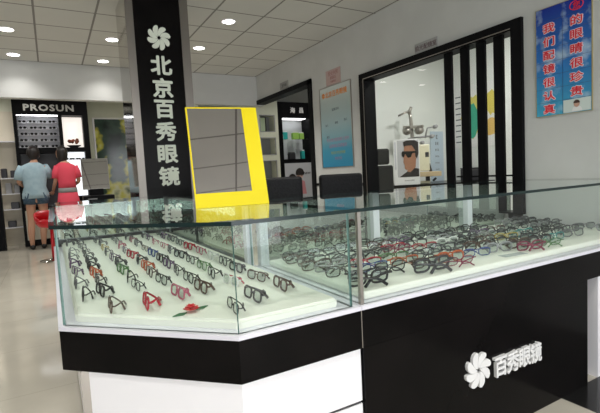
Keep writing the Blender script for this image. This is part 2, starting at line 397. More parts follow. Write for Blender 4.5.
def build_temple(bm, s, w, h, r, fold):
    # fold 0 = open, 1 = closed behind the lenses
    hx, hy, hz = s * (w + .015), .010, h * .80 + .001
    hy += hz * math.tan(.16); ang = fold * R(82)
    dx, dy = -s * math.sin(ang), math.cos(ang); Ln = .105
    off = .006 if s > 0 else 0
    pts = []
    for q, dz in ((0, 0), (.35, -.002), (.7, -.006), (.82, -.011), (1, -hz + r * 1.2 + .001)):
        pts.append((hx + dx * Ln * q, hy + off * min(1, q * 3) + dy * Ln * q, hz + dz * 1.0 if q < 1 else r * 1.3))
    tube(bm, pts, [r * 1.1, r, r, r * 1.2, r * 1.4], 5)
KINDS = {}
def kind(key, w, h, r, fold):
    k = {}
    b = new(); build_front(b, w, h, r); k['front'] = obj('frame_front', b, FM['black'])
    k['lens'] = []; k['temple'] = []
    for s in (-1, 1):
        b = new(); build_lens(b, s, w, h); k['lens'].append(obj('lens', b, M['lens']))
        b = new(); build_temple(b, s, w, h, r, fold if s < 0 else fold * .97); k['temple'].append(obj('temple', b, FM['black']))
    b = new(); build_front(b, w, h, r)
    for s in (-1, 1): build_lens(b, s, w, h, 1); build_temple(b, s, w, h, r, fold)
    k['one'] = obj('eyeglasses', b, [FM['black'], M['lens']])
    for o in [k['front'], k['one']] + k['lens'] + k['temple']: COL.objects.unlink(o)
    KINDS[key] = k
kind('oval', .054, .036, .0024, .97); kind('slim', .056, .030, .0019, .97); kind('thick', .055, .037, .0034, .97)
kind('half', .053, .035, .0025, .90); kind('halfthick', .055, .037, .0036, .90)
def pair(kk, x, y, rz, colour, label, group, parts=True, tcol=None, sc=1.0):
    k = KINDS[kk]; z = TRAY + .0005
    def setm(o, m): o.material_slots[0].link = 'OBJECT'; o.material_slots[0].material = m
    if not parts:
        o = k['one'].copy(); COL.objects.link(o); setm(o, FM[colour]); o.location = (x, y, z); o.rotation_euler = (0, 0, rz)
        o.name = 'eyeglasses'; o['label'] = label; o['category'] = 'eyeglasses'; o['group'] = group; o.scale = (sc, sc, sc); return
    t = thing('eyeglasses', label, 'eyeglasses', (x, y, z), rz, group)
    t.scale = (sc, sc, sc)
    o = k['front'].copy(); COL.objects.link(o); o.parent = t; setm(o, FM[colour])
    for q in k['lens']: o = q.copy(); COL.objects.link(o); o.parent = t
    for q in k['temple']: o = q.copy(); COL.objects.link(o); o.parent = t; setm(o, FM[tcol or colour])

ORD = ['first', 'second', 'third', 'fourth', 'fifth', 'sixth', 'seventh', 'eighth', 'ninth', 'tenth', 'eleventh', 'twelfth', 'thirteenth', 'fourteenth', 'fifteenth']
FILES = [  # files running away from the customer in the left case: (x, [(y, colour), ...])
    (.065, [(1.91, 'black'), (2.16, 'grey'), (2.45, 'purple'), (2.72, 'purple'), (2.98, 'grey'), (3.23, 'silver')]),
    (.145, [(1.67, 'brown'), (1.93, 'black'), (2.15, 'black'), (2.34, 'orange'), (2.54, 'black'), (2.76, 'dark grey'), (3.0, 'dark grey'), (3.22, 'dark grey'), (3.45, 'silver')]),
    (.268, [(1.63, 'red'), (1.93, 'black'), (2.12, 'black'), (2.33, 'green'), (2.55, 'dark grey'), (2.76, 'purple'), (3.0, 'grey'), (3.25, 'yellow'), (3.5, 'grey')]),
    (.38, [(1.68, 'pink'), (1.95, 'black'), (2.15, 'brown'), (2.34, 'orange'), (2.55, 'black'), (2.76, 'red'), (3.0, 'purple'), (3.25, 'pink'), (3.5, 'grey')]),
    (.49, [(1.38, 'black'), (1.70, 'brown'), (1.90, 'black'), (2.10, 'black'), (2.30, 'purple'), (2.50, 'black'), (2.72, 'blue'), (2.96, 'brown'), (3.25, 'grey'), (3.5, 'magenta')]),
    (.61, [(1.455, 'black'), (1.92, 'black'), (2.12, 'green'), (2.32, 'black'), (2.54, 'black'), (2.76, 'grey'), (3.0, 'pink'), (3.25, 'pink'), (3.5, 'purple')]),
    (.735, [(1.95, 'black'), (2.15, 'dark grey'), (2.35, 'white'), (2.57, 'pink'), (2.80, 'red'), (3.04, 'black'), (3.28, 'grey'), (3.5, 'purple')]),
]
for fi, (x, lst) in enumerate(FILES):
    x *= .931; lst = [(y * .931, c) for y, c in lst] + [(3.44, 'grey')]
    for k, (y, c) in enumerate(lst):
        kk = random.choice(['half', 'halfthick', 'oval', 'slim', 'thick'])
        pair(kk, x + random.uniform(-.008, .008), y, R(-90 + random.uniform(-9, 9)), c,
             f'{c} eyeglasses, left case, {ORD[k]} from the front in {ORD[fi]} file from left', f'{ORD[fi]} file of eyeglasses in the left case')
extra = [(.70, 1.42, -96, 'brown', 'halfthick', 'shiny brown eyeglasses nearest the dividing pane in the left case'),
         (.685, 1.60, -80, 'brown', 'half', 'brown eyeglasses behind the shiny brown pair beside the dividing pane'),
         (.575, 1.60, -84, 'white', 'half', 'white and red eyeglasses behind the corner of the left case')]
for x, y, a, c, kk, lab in extra: pair(kk, x, y, R(a), c, lab, 'eyeglasses at the right front of the left case', True, 'red' if c == 'white' else None)

rows = [1.235, 1.33, 1.425, 1.515, 1.605, 1.695, 1.785, 1.865]
special = {(0, 0): ('black', 'thick'), (0, 1): None, (0, 2): ('dark grey', 'thick'), (0, 3): ('magenta', 'slim'), (0, 4): None, (0, 5): None, (0, 6): ('magenta', 'thick'), (0, 7): ('green', 'slim'), (0, 8): None, (0, 10): None, (0, 9): None, (0, 11): None,
           (1, 3): ('orange', 'thick'), (1, 4): ('blue', 'slim'), (2, 2): ('orange', 'slim'), (2, 1): ('blue', 'slim'), (3, 2): ('green', 'slim'), (3, 1): ('red', 'slim'), (4, 4): ('red', 'slim'), (4, 5): ('white', 'thick'), (5, 3): ('red', 'slim'), (3, 7): ('yellow', 'slim')}
pal = ['black'] * 7 + ['dark grey'] * 4 + ['grey', 'grey', 'silver', 'silver', 'silver', 'brown', 'brown', 'brown', 'magenta', 'teal', 'purple']
for ri, y in enumerate(rows):
    xs = [.995 + .161 * i for i in range(12)]; k = 0
    for i, x in enumerate(xs):
        kk = random.choice(['oval', 'slim', 'thick', 'oval', 'half']); c = random.choice(pal); flip = random.random() < .22
        j = (random.uniform(-.010, .010), random.uniform(-.008, .008), random.uniform(-10, 4))
        if (ri, i) in special:
            if special[(ri, i)] is None: continue
            c, kk = special[(ri, i)]; flip = ri == 0
        elif random.random() < .06: continue
        if kk == 'open': flip = False
        k += 1
        yy = y + (.0 if ri else -.0) + j[1] * (ri > 0) - (.012 if not flip else 0)
        if kk == 'half' and not flip and ri == 7: kk = 'oval'
        if kk == 'open': kk = 'slim'; flip = True
        if flip: yy += .02
        pair(kk, x + j[0] + (ri % 2) * .03 - .015, yy, R((180 if flip else 0) + j[2] - 6), c,
             f'{c} eyeglasses, right case, {ORD[k - 1]} from left in {ORD[ri]} row from the front', f'{ORD[ri]} row of eyeglasses in the right case', ri < 4, None, {(0, 0): 1.3, (0, 2): 1.4}.get((ri, i), 1.12))
# small things on the trays
t = thing('fabric_flower', 'small red fabric flower with green leaves lying on the left case tray', 'flower', (.355, 1.36, TRAY), R(20))
t.scale = (1.35, 1.35, 1.35)
b = new()
for q, (rr, n, tl) in enumerate(((.020, 7, .25), (.014, 6, .7), (.007, 4, 1.1))):
    for k in range(n):
        a = 2 * math.pi * k / n + q * .4; c0 = Vector((math.cos(a), math.sin(a), 0)); s0 = Vector((-math.sin(a), math.cos(a), 0))
        base = Vector((0, 0, .006 + q * .003)); upv = Vector((0, 0, 1))
        p = [base, base + c0 * rr * .6 * math.cos(tl) + s0 * rr * .45 + upv * rr * .6 * math.sin(tl), base + c0 * rr * math.cos(tl) + upv * rr * math.sin(tl), base + c0 * rr * .6 * math.cos(tl) - s0 * rr * .45 + upv * rr * .6 * math.sin(tl)]
        vs = [b.verts.new(v) for v in p] + [b.verts.new(v - upv * .0015) for v in p]
        b.faces.new(vs[:4]); b.faces.new(vs[4:][::-1])
        for i in range(4): b.faces.new((vs[i], vs[4 + i], vs[4 + (i + 1) % 4], vs[(i + 1) % 4]))
obj('petals', b, M['red'], t)
for s in (-1, 1):
    b = new(); prism(b, [(s * .012, 0), (s * .028, .009), (s * .050, .002), (s * .028, -.008)], .0008, .003); obj('leaf', b, M['leaf'], t)
t = tag(obj('price_card', bx(-.07, .07, -.022, .022, 0, .0015), mat('card_clear', (.55, .60, .58), .2)), 'thin pale plastic card lying flat near the front edge of the right case tray', 'card', loc=(1.80, 1.235, TRAY + .0005), rz=R(-6))

# ---------------------------------------------------------------- table mirror with the yellow frame
t = thing('table_mirror', 'tilted table mirror with a broad yellow frame standing on the left glass counter', 'mirror', (.506, 1.75, ZT1 + .001), -.153)
t.rotation_euler = (-.29, 0, -.153)
W_, H_ = .311, .447
b = new(); box(b, 0, W_, 0, .012, 0, .062, bev=.001); box(b, .243, W_, 0, .012, .062, H_, bev=.001); box(b, 0, .006, 0, .012, .062, H_); box(b, .006, .243, 0, .012, H_ - .005, H_)
obj('frame', b, M['yellow'], t)
obj('mirror_glass', bx(.006, .243, .003, .010, .062, H_ - .005), M['mirror'], t)
obj('backboard', bx(.002, W_ - .002, .012, .016, .002, H_ - .002), M['dark'], t)
b = new(); c_, s_ = math.cos(.29), math.sin(.29)
tube(b, [(.15, .02, .26), (.15, .02 + .11 * c_ + .0, .26 - .26 + .0 + .11 * 0 + .045)], .005); obj('stand_leg', b, M['alu'], t)

# ---------------------------------------------------------------- pillar
PY = 3.74
t = thing('pillar', 'square pillar clad in steel with a black panel reading 北京百秀眼镜 behind the counter', 'pillar', (.871, PY, 0), 0)
t.scale = (.947, .947, 1)
obj('core', bx(-.262, .268, .012, .50, 0, HC_), M['chromed'], t, 'polished steel cladding')
obj('panel', bx(-.200, .195, 0, .012, 0, HC_), M['black'], t, 'black front panel')
M['pilmet'] = mat('pillar_metal', (.22, .20, .18), .32, .85)
obj('metal_edge', bx(-.262, -.200, -.006, .012, 0, HC_), M['pilmet'], t, 'brushed metal edge'); obj('metal_edge', bx(.195, .268, -.006, .012, 0, HC_), M['pilmet'], t, 'brushed metal edge')
b = new(); flower(b, .0, 2.287, .101, -.005, 0); obj('flower_emblem', b, M['logo'], t, 'pale flower emblem')
for ch, z in zip('北京百秀眼镜', (2.065, 1.882, 1.709, 1.525, 1.338, 1.153)):
    b = new(); text(b, ch, .163, .003, z, -.004, .004, bold=.034, stretch=1.13); obj('character', b, M['logo'], t)

# ---------------------------------------------------------------- office chairs behind the counter
def office_chair(label, x, y, rz, w, ztop, zseat=.5, head=False):
    t = thing('office_chair', label, 'chair', (x, y, 0), rz)
    b = bx(-w / 2, w / 2, .20, .26, zseat + .12, ztop if not head else ztop - .2, bev=.025, seg=4); obj('backrest', b, M['leather'], t)
    if head:
        obj('headrest', bx(-w * .38, w * .38, .19, .25, ztop - .19, ztop, bev=.028, seg=4), M['leather'], t)
    obj('seat', bx(-w / 2 - .02, w / 2 + .02, -.24, .22, zseat - .06, zseat + .03, bev=.03, seg=3), M['leather'], t)
    b = new(); tube(b, [(0, .10, zseat - .06), (0, .24, zseat - .05), (0, .275, zseat + .05), (0, .27, zseat + .25)], .014); obj('back_bracket', b, M['dark'], t)
    for s in (-1, 1):
        b = new(); tube(b, [(s * (w / 2 + .01), -.10, zseat - .03), (s * (w / 2 + .05), -.10, zseat + .18), (s * (w / 2 + .05), .14, zseat + .19), (s * (w / 2), .24, zseat + .19)], .013); obj('armrest', b, M['dark'], t)
    b = new(); tube(b, [(0, 0, .08), (0, 0, zseat - .05)], .025, 10); obj('gas_column', b, M['chromed'], t)
    for k in range(5):
        a = 2 * math.pi * k / 5; b = new(); tube(b, [(0, 0, .10), (.26 * math.cos(a), .26 * math.sin(a), .07)], [.022, .014]); lg = obj('leg', b, M['dark'], t)
        b = new(); cx, cy = .27 * math.cos(a), .27 * math.sin(a); tube(b, [(cx - .012 * math.sin(a), cy + .012 * math.cos(a), .028), (cx + .012 * math.sin(a), cy - .012 * math.cos(a), .028)], .026, 12); obj('caster', b, M['dark'], lg)
    return t
office_chair('black leather chair behind the counter, just right of the yellow mirror', 1.47, 2.75, R(-14), .34, 1.098, .52)
office_chair('black leather chair behind the counter, below the blue wall poster', 2.05, 2.78, R(-14), .38, 1.098, .52)

# ---------------------------------------------------------------- mirror panel and black box by the pillar
t = tag(obj('side_table', bx(-.35, .16, -.14, .2, .72, .75), M['dark']), 'dark table behind the left counter under the grey mirror', 'table', loc=(.42, 4.62, 0))
for x, y in ((-.33, -.12), (.14, -.12), (-.33, .18), (.14, .18)): obj('leg', bx(x - .015, x + .015, y - .015, y + .015, 0, .72), M['dark'], t)
t = thing('cash_drawer', 'black stacked box under the grey square mirror, left of the pillar', 'box', (.395, 4.65, .75), 0)
obj('body', bx(-.13, .13, -.1, .12, .0, .20, bev=.006), M['dark'], t); obj('lid', bx(-.135, .135, -.105, .12, .21, .26, bev=.005), M['blackf'], t)
obj('slot', bx(-.10, -.02, -.108, -.104, .225, .235), M['grey'], t); obj('slot', bx(-.11, .11, -.104, -.099, .10, .112), M['grey'], t)
obj('hinge', bx(-.1, .1, .09, .11, .2, .21), M['dark'], t)
t = thing('square_mirror', 'square grey mirror panel standing on a black box left of the pillar', 'mirror', (.385, 4.66, 1.0115), 0)
t.rotation_euler = (-.20, 0, -.08)
obj('mirror_glass', bx(-.115, .115, -.002, .004, .065, .36), M['mirror'], t); b = bx(-.12, .12, .004, .012, .060, .365); obj('backboard', b, M['alu'], t)
obj('stand', bx(-.06, .06, .0, .03, -.0, .062), M['blackf'], t)

# ---------------------------------------------------------------- things on the right wall (local x = to the right, y = into the wall)
RW = R(-90)
t = thing('slogan_board', 'blue sky board with red Chinese slogan characters in two columns on the right wall', 'sign', (WX, 1.792, 1.413), RW)
sky = noise_mat('sky_print', (.01, .06, .42), (.45, .62, .80), 7, .25, .4, 5, .48, .66)
nt = sky.node_tree; sp = nt.nodes.new('ShaderNodeSeparateXYZ'); tc = nt.nodes['Texture Coordinate']; nt.links.new(tc.outputs['Object'], sp.inputs[0])
cr2 = nt.nodes.new('ShaderNodeValToRGB'); mp = nt.nodes.new('ShaderNodeMapRange'); mp.inputs[1].default_value = 0; mp.inputs[2].default_value = .69; nt.links.new(sp.outputs['Z'], mp.inputs[0]); nt.links.new(mp.outputs[0], cr2.inputs[0])
cr2.color_ramp.elements[0].color = (.06, .36, .55, 1); cr2.color_ramp.elements[1].color = (.008, .03, .30, 1); cr2.color_ramp.elements.new(.5).color = (.03, .18, .55, 1)
mxn = nt.nodes.new('ShaderNodeMix'); mxn.data_type = 'RGBA'; nt.links.new(cr2.outputs[0], mxn.inputs[6]); mxn.inputs[7].default_value = (.50, .66, .80, 1)
no = [n for n in nt.nodes if n.type == 'TEX_NOISE'][0]; mr = nt.nodes.new('ShaderNodeMapRange'); mr.inputs[1].default_value = .52; mr.inputs[2].default_value = .70; nt.links.new(no.outputs['Fac'], mr.inputs[0]); nt.links.new(mr.outputs[0], mxn.inputs[0])
nt.links.new(mxn.outputs[2], nt.nodes['Principled BSDF'].inputs['Base Color'])
BW, BH = .345, .693; RH = BH / 8
obj('board', bx(0, BW, -.008, 0, 0, BH), sky, t)
b = new()
for i in range(1, 8): box(b, 0, BW, -.0088, -.008, i * RH - .0008, i * RH + .0008)
box(b, BW / 2 - .0008, BW / 2 + .0008, -.0088, -.008, 0, BH); obj('grid_lines', b, mat('sign_line', (.02, .03, .10), .4), t)
b = bx(-.004, 0, -.010, 0, -.003, BH + .003); box(b, BW, BW + .004, -.010, 0, -.003, BH + .003); box(b, 0, BW, -.010, 0, -.003, 0); box(b, 0, BW, -.010, 0, BH, BH + .003); obj('edging', b, mat('gilt_edge', (.35, .30, .15), .4), t)
redp = mat('red_print', (.75, .02, .04), .4); pk = mat('pale_outline', (.88, .78, .84), .4)
for col, s in ((0, ' 我们配镜很认真'), (1, '您的眼睛很珍贵 ')):
    for i, ch in enumerate(s):
        if ch == ' ': continue
        cx = BW * (.25 + .5 * col); cz = BH - (i + .5) * RH
        b = new()
        if col == 1 and i == 0:
            tube(b, [(cx + .040 * math.cos(a / 12 * math.pi), -.0095, cz + .028 * math.sin(a / 12 * math.pi)) for a in range(24)], .003, 5, 0, closed=True)
            text(b, ch, .046, cx, cz, -.0100, .0010, bold=.02)
            obj('emblem', b, redp, t, 'red character in a red ring'); continue
        text(b, ch, .062, cx, cz, -.0092, .0006, mi=1, bold=.085, stretch=1.3); text(b, ch, .062, cx, cz, -.0112, .0008, bold=.02, stretch=1.3)
        obj('character', b, [redp, pk], t)
b = bx(BW / 2 + .004, BW - .004, -.0092, -.008, .004, RH - .004); obj('photo', b, mat('photo_paper', (.62, .70, .68), .4), t, 'small photo of a child in the last cell')
b = new(); cx = BW * .75; prism(b, [(cx - .03 + .0, .006), (cx - .022, .030), (cx, .038), (cx + .024, .030), (cx + .034, .006)], -.0098, -.0092, axis='y'); obj('child_shirt', b, M['paper'], t)
b = new(); prism(b, [(cx + .018 * math.cos(a / 6 * math.pi), .050 + .020 * math.sin(a / 6 * math.pi)) for a in range(12)], -.0102, -.0092, 0, axis='y'); obj('child_face', b, mat('face_print', (.55, .33, .25), .5), t)
b = new(); prism(b, [(cx + .020 * math.cos(a / 6 * math.pi), .055 + .021 * math.sin(a / 6 * math.pi)) for a in range(0, 7)], -.0106, -.0102, 0, axis='y'); obj('child_hair', b, mat('hair_print', (.06, .03, .02), .5), t)

t = thing('wall_poster', 'tall pale poster fading to blue at the bottom, with orange heading, on the right wall', 'poster', (WX - .001, 4.48, 1.172), RW)
pm = mat('poster_print', (.6, .7, .7), .4, 0, .3); nt = pm.node_tree; tc = nt.nodes.new('ShaderNodeTexCoord'); sp = nt.nodes.new('ShaderNodeSeparateXYZ'); cr = nt.nodes.new('ShaderNodeValToRGB')
nt.links.new(tc.outputs['Object'], sp.inputs[0]); nt.links.new(sp.outputs['Z'], cr.inputs[0]); nt.links.new(cr.outputs[0], nt.nodes['Principled BSDF'].inputs['Base Color'])
e = cr.color_ramp.elements; e[0].position = 0; e[0].color = (.03, .24, .42, 1); e[1].position = .92; e[1].color = (.60, .66, .65, 1); e.new(.20).color = (.05, .28, .42, 1); e.new(.34).color = (.20, .38, .44, 1); e.new(.50).color = (.34, .46, .49, 1); e.new(.75).color = (.44, .52, .51, 1)
PW, PH = .612, .925
obj('sheet', bx(0, PW, -.006, 0, 0, PH), pm, t)
b = bx(-.008, 0, -.012, 0, -.006, PH + .006); box(b, PW, PW + .008, -.012, 0, -.006, PH + .006); box(b, 0, PW, -.012, 0, PH, PH + .006); box(b, 0, PW, -.012, 0, -.006, 0); obj('edging', b, M['alu'], t)
orp = mat('orange_print', (.75, .27, .06), .5); b = new(); text(b, '北京百秀眼镜', .072, .33, PH - .085, -.0072, .001, bold=.02); obj('heading', b, orp, t, 'orange heading')
b = new(); flower(b, .075, PH - .085, .034, -.0072, -.006); obj('emblem', b, orp, t, 'orange flower emblem')
ink = mat('ink_print', (.10, .12, .14), .5); pinkp = mat('pink_print', (.42, .20, .33), .5)
for k, (body, cx, z, sz, m) in enumerate((('配镜须知', .31, .66, .035, ink), ('验光', .12, .49, .030, ink), ('配镜', .32, .505, .030, ink), ('加工', .50, .52, .030, ink), ('服务', .14, .355, .03, ink),
        ('专业验光配镜精工细作', .33, .315, .045, pinkp), ('品质保证优质服务', .33, .245, .045, pinkp), ('眼镜清洗免费调整', .33, .165, .036, mat('olive_print', (.35, .38, .12), .5)), ('欢迎光临', .33, .10, .036, pinkp))):
    b = new(); text(b, body, sz, cx, z, -.0068, .0006); obj('text_line', b, m, t)

t = thing('pink_notice', 'small faded pink notice on the wall above the tall blue poster', 'notice', (WX - .001, 4.335, 2.112), RW)
obj('sheet', bx(0, .29, -.005, 0, 0, .17), mat('pink_paper', (.50, .36, .34), .6), t)
b = new(); text(b, '营业执照', .05, .145, .13, -.0058, .0008); text(b, '眼镜店', .04, .145, .08, -.0058, .0008); text(b, '注册登记', .03, .145, .035, -.0058, .0008); obj('text_line', b, mat('pale_red_print', (.36, .16, .16), .5), t)
t = thing('door_plate', 'small grey plate with red writing on the wall above the consulting room window', 'sign', (WX - .001, 2.90, 2.112), RW)
obj('plate', bx(0, .255, -.008, 0, 0, .085), mat('plate_grey', (.36, .36, .36), .4), t)
b = new(); text(b, '验光配镜室', .05, .127, .043, -.009, .001, bold=.01); obj('text_line', b, mat('dark_red_print', (.14, .09, .10), .5), t)
t = thing('door_plate', 'small dim grey plate above the black frame of the side opening', 'sign', (WX - .001, 5.49, 2.285), RW)
obj('plate', bx(0, .24, -.008, 0, 0, .095), mat('plate_dim', (.30, .30, .29), .4), t); b = new(); text(b, '洗手间', .05, .12, .047, -.009, .001); obj('text_line', b, M['dark'], t)

# ---------------------------------------------------------------- consulting room
u = Vector((.870, -.493)); VZ = R(-29.5)
ZD = .90
t = thing('desk', 'black topped desk with a rounded front in the consulting room', 'desk', (0, 0, 0))
poly = [(3.80, 4.44), (3.92, 4.20), (4.15, 4.02), (4.45, 3.88), (4.70, 3.80), (5.15, 3.78), (5.18, 4.2), (5.18, 4.62), (3.80, 4.62)]
b = new(); prism(b, poly, ZD - .045, ZD); obj('top', b, M['black'], t)
b = new(); prism(b, inset(poly, .05), 0, ZD - .045); obj('body', b, M['white'], t, 'white body')
t = thing('counter_card', 'standing advertising card of a man in dark sunglasses on the desk behind the counter', 'advertising card', (3.985, 4.20, ZD + .001), VZ)
obj('card', bx(-.165, .165, 0, .008, 0, .585), M['paper'], t, 'white card')
b = new(); prism(b, [(-.05, .008), (.05, .008), (.0, .13)], 0, .01, 0)
obj('easel_foot', b, M['grey'], t)
obj('photo', bx(-.12, .155, -.0015, 0, .10, .57), mat('photo_grey', (.50, .50, .52), .3), t, 'grey photo area')
def shape(name, pts, y, m, lab=None):
    b = new(); prism(b, pts, y - .0015, y, axis='y'); return obj(name, b, m, t, lab)
fskin = mat('face_warm_print', (.36, .17, .10), .4); fdark = mat('dark_print', (.02, .015, .015), .35)
shape('shoulders', [(-.10, .10), (-.03, .15), (.03, .19), (.07, .22), (.155, .20), (.155, .10)], -.0015, fdark, 'dark jacket')
shape('neck', [(-.0, .17), (.04, .16), (.11, .22), (.12, .34), (.03, .25)], -.003, fskin)
shape('face', [(-.005, .19), (.055, .20), (.095, .26), (.12, .36), (.12, .44), (.09, .52), (.0, .53), (-.03, .49), (-.035, .42), (-.055, .37), (-.04, .34), (-.045, .29), (-.03, .25), (-.03, .21)], -.0045, fskin, 'face in profile')
shape('hair', [(-.035, .49), (-.04, .55), (.0, .566), (.10, .566), (.15, .54), (.152, .40), (.13, .33), (.11, .36), (.105, .44), (.07, .50), (.0, .50)], -.006, fdark, 'dark hair')
shape('sunglasses', [(-.065, .405), (-.055, .43), (.12, .425), (.12, .408), (.07, .40), (.055, .355), (.015, .345), (-.005, .375), (-.02, .395), (-.035, .355), (-.06, .365)], -.0075, mat('black_print', (.006, .006, .006), .15))
b = new(); text(b, 'SUNGLASSES', .022, .03, .055, -.0012, .0010); obj('text_line', b, fdark, t)
b = bx(-.155, -.135, -.001, 0, .2, .55); obj('text_strip', b, mat('pale_grey_print', (.55, .55, .60), .5), t)
# eye-examination stand: pole, lamp arm, lens head, chair-side table
t = thing('optometry_stand', 'eye examination stand with pole, lamp arm and lens head behind the window', 'medical stand', (4.235, 4.33, ZD + .001), VZ)
S = .01284
def P(px, py, y=0): return ((px - 417) * S, y, (183 - py) * S)
b = new(); tube(b, [(0, .05, 0), P(417.5, 140, .05), P(416, 115, .05), P(415, 107, .05)], [.03, .028, .022, .02], 12); obj('pole', b, M['alu'], t)
b = new(); tube(b, [P(415, 107, .05), P(403, 112, .02)], .013, 8); tube(b, [P(417, 103.5, .05), P(414, 110, .05)], .022, 10); obj('lamp_arm', b, M['alu'], t)
b = new()
for x in (410.5, 423):
    tube(b, [P(x, 128, -.05), P(x, 128, .02)], .055, 20)
    tube(b, [P(x, 128, -.075), P(x, 128, -.05)], .035, 16)
    tube(b, [P(x + 2.5, 124.5, -.07), P(x + 2.5, 124.5, -.05)], .018, 12)
box(b, P(407, 0)[0], P(427, 0)[0], -.02, .02, P(0, 126)[2], P(0, 123)[2]); obj('lens_head', b, M['alu'], t, 'grey lens head')
b = new(); tube(b, [P(412, 136, .03), P(440, 134, .03)], .014, 8); tube(b, [P(430, 136, .03), P(432, 126, .0), P(440, 125, .0)], .012, 8)
for x, y in ((423, 126), (436, 135), (440, 125), (426, 141)): tube(b, [P(x, y, -.04), P(x, y, .03)], .026, 12)
obj('side_arm', b, M['grey'], t)
b = new(); box(b, P(419, 0)[0], P(432, 0)[0], -.07, .10, P(0, 170)[2], P(0, 143)[2], bev=.012); obj('instrument_body', b, M['machine'], t, 'cream instrument body')
obj('display', bx(P(427.5, 0)[0], P(431, 0)[0], -.074, -.069, P(0, 156)[2], P(0, 151)[2]), M['dark'], t)
b = new(); box(b, P(416, 0)[0], P(443, 0)[0], -.10, .14, P(0, 176)[2], P(0, 171)[2], bev=.004); obj('table', b, M['tan'], t, 'tan swing table')
b = new(); tube(b, [P(434, 171, -.02), P(431, 163, -.05)], .02, 8); tube(b, [P(439, 178, -.02), P(436, 181, -.02)], .016, 8); tube(b, [P(431, 176, 0), P(431, 182, 0)], .03, 10); obj('lever', b, M['dark'], t)
obj('foot', bx(-.12, .2, -.04, .14, 0, .03, bev=.008), M['machine'], t)
t = thing('eye_chart', 'pale blue eye chart with rows of letter E in the consulting room corner', 'chart', (5.01, 4.649, .85), 0)
obj('board', bx(-.13, .13, -.01, 0, 0, .78), mat('chart_blue', (.52, .62, .72), .5), t)
b = new()
for i, (n, sz) in enumerate(((1, .085), (2, .06), (3, .045), (4, .034), (5, .026), (6, .02), (7, .016))): text(b, ('E' * n), sz, 0, .70 - i * .095, -.011, .001, space=1.3)
obj('letters', b, fdark, t)
t = thing('map_poster', 'anatomy poster with a green and a yellow shape on the wall behind the black slats', 'poster', (5.199, 4.47, 1.36), RW)
obj('sheet', bx(0, .82, -.006, 0, 0, .86), M['paper'], t)
def blob(name, cx, cz, rx, rz_, m, n=18, seed=1, y=-.0075):
    rnd = random.Random(seed); b = new(); prism(b, [(cx + rx * math.cos(2 * math.pi * k / n) * rnd.uniform(.8, 1.1), cz + rz_ * math.sin(2 * math.pi * k / n) * rnd.uniform(.8, 1.1)) for k in range(n)], y, y + .0015, axis='y'); return obj(name, b, m, t)
blob('yellow_shape', .30, .42, .17, .33, mat('yellow_print', (.70, .62, .15), .5)); blob('green_shape', .29, .38, .14, .25, mat('green_print', (.05, .40, .27), .5), seed=3, y=-.009)
blob('small_shape', .62, .58, .09, .17, mat('gold_print', (.72, .60, .12), .5), seed=5); blob('small_shape', .62, .25, .12, .12, mat('amber_print', (.75, .50, .15), .5), seed=6)
b = new()
for i in range(9): box(b, .03, .12, -.007, -.006, .08 + i * .08, .095 + i * .08)
obj('text_block', b, ink, t)
office_chair('black high-backed chair with a headrest in the consulting room, beside the advertising card', 3.53, 4.26, R(150), .32, 1.36, .52, True)
t = tag(obj('instrument_case', bx(-.12, .12, -.06, .08, 0, .16, bev=.01), M['dark']), 'small dark box on the desk seen between the black slats', 'box', loc=(4.93, 4.0, ZD + .001), rz=R(-50))
obj('lid', bx(-.122, .122, -.062, .082, .16, .175, bev=.004), M['blackf'], t)
obj('latch', bx(-.02, .02, -.068, -.062, .145, .168), M['grey'], t)

# ---------------------------------------------------------------- side room display cabinets
t = thing('lens_cabinet', 'tall black cabinet with the white sign 海昌 beyond the opening in the right wall', 'cabinet', (3.42, 6.60, 0))
b = bx(0, .65, 0, .33, 2.07, 2.335); box(b, 0, .06, 0, .33, 0, 2.07); box(b, .59, .65, 0, .33, 0, 2.07); box(b, .06, .59, .30, .33, 0, 2.07); box(b, .06, .59, 0, .30, 1.30, 1.37); box(b, .06, .59, 0, .3, 0, .1)
obj('carcass', b, M['blackf'], t)
for i, ch in enumerate('海昌'):
    b = new(); text(b, ch, .10, .27 + i * .17, 2.20, -.004, .004, bold=.02); obj('character', b, M['logowhite'], t)
obj('back_panel', bx(.06, .59, .27, .30, 1.37, 2.07), mat('pale_panel', (.62, .64, .66), .5), t); obj('shelf', bx(.06, .59, .02, .27, 1.70, 1.715), M['glass'], t); obj('cabinet_glow_strip', bx(.1, .55, .05, .2, 2.06, 2.07), mat('cabinet_tube', (1, 1, 1), .5, emit=(1, 1, 1), estr=3), t)
obj('poster_panel', bx(.06, .59, .0, .02, .1, 1.30), mat('poster_grey', (.55, .56, .60), .4), t, 'poster of two people wearing glasses')
t2 = t
for i, (cx, cz, fx) in enumerate(((.20, 1.02, .055), (.35, 1.10, .065))):
    b = new(); prism(b, [(cx + fx * math.cos(a / 8 * math.pi), cz + fx * 1.25 * math.sin(a / 8 * math.pi)) for a in range(16)], -.003, 0, axis='y'); obj('printed_face', b, mat('face_print_%d' % i, (.62, .40, .34), .5), t)
    b = new(); prism(b, [(cx + fx * 1.3 * math.cos(a / 8 * math.pi), cz + .025 + fx * 1.35 * math.sin(a / 8 * math.pi)) for a in range(-1, 10)], -.004, -.003, axis='y'); obj('printed_hair', b, fdark, t)
    b = new()
    for s in (-1, 1): tube(b, [(cx + s * fx * .45 + fx * .36 * math.cos(a / 6 * math.pi), -.005, cz + fx * .28 * math.sin(a / 6 * math.pi)) for a in range(12)], .004, 5, closed=True)
    obj('printed_glasses', b, fdark, t)
    b = new(); prism(b, [(cx - .12, cz - .34), (cx - .09, cz - .12), (cx, cz - .08), (cx + .09, cz - .12), (cx + .12, cz - .34)], -.002, 0, axis='y'); obj('printed_top', b, mat('printed_top_%d' % i, (.62, .25, .28), .5), t)
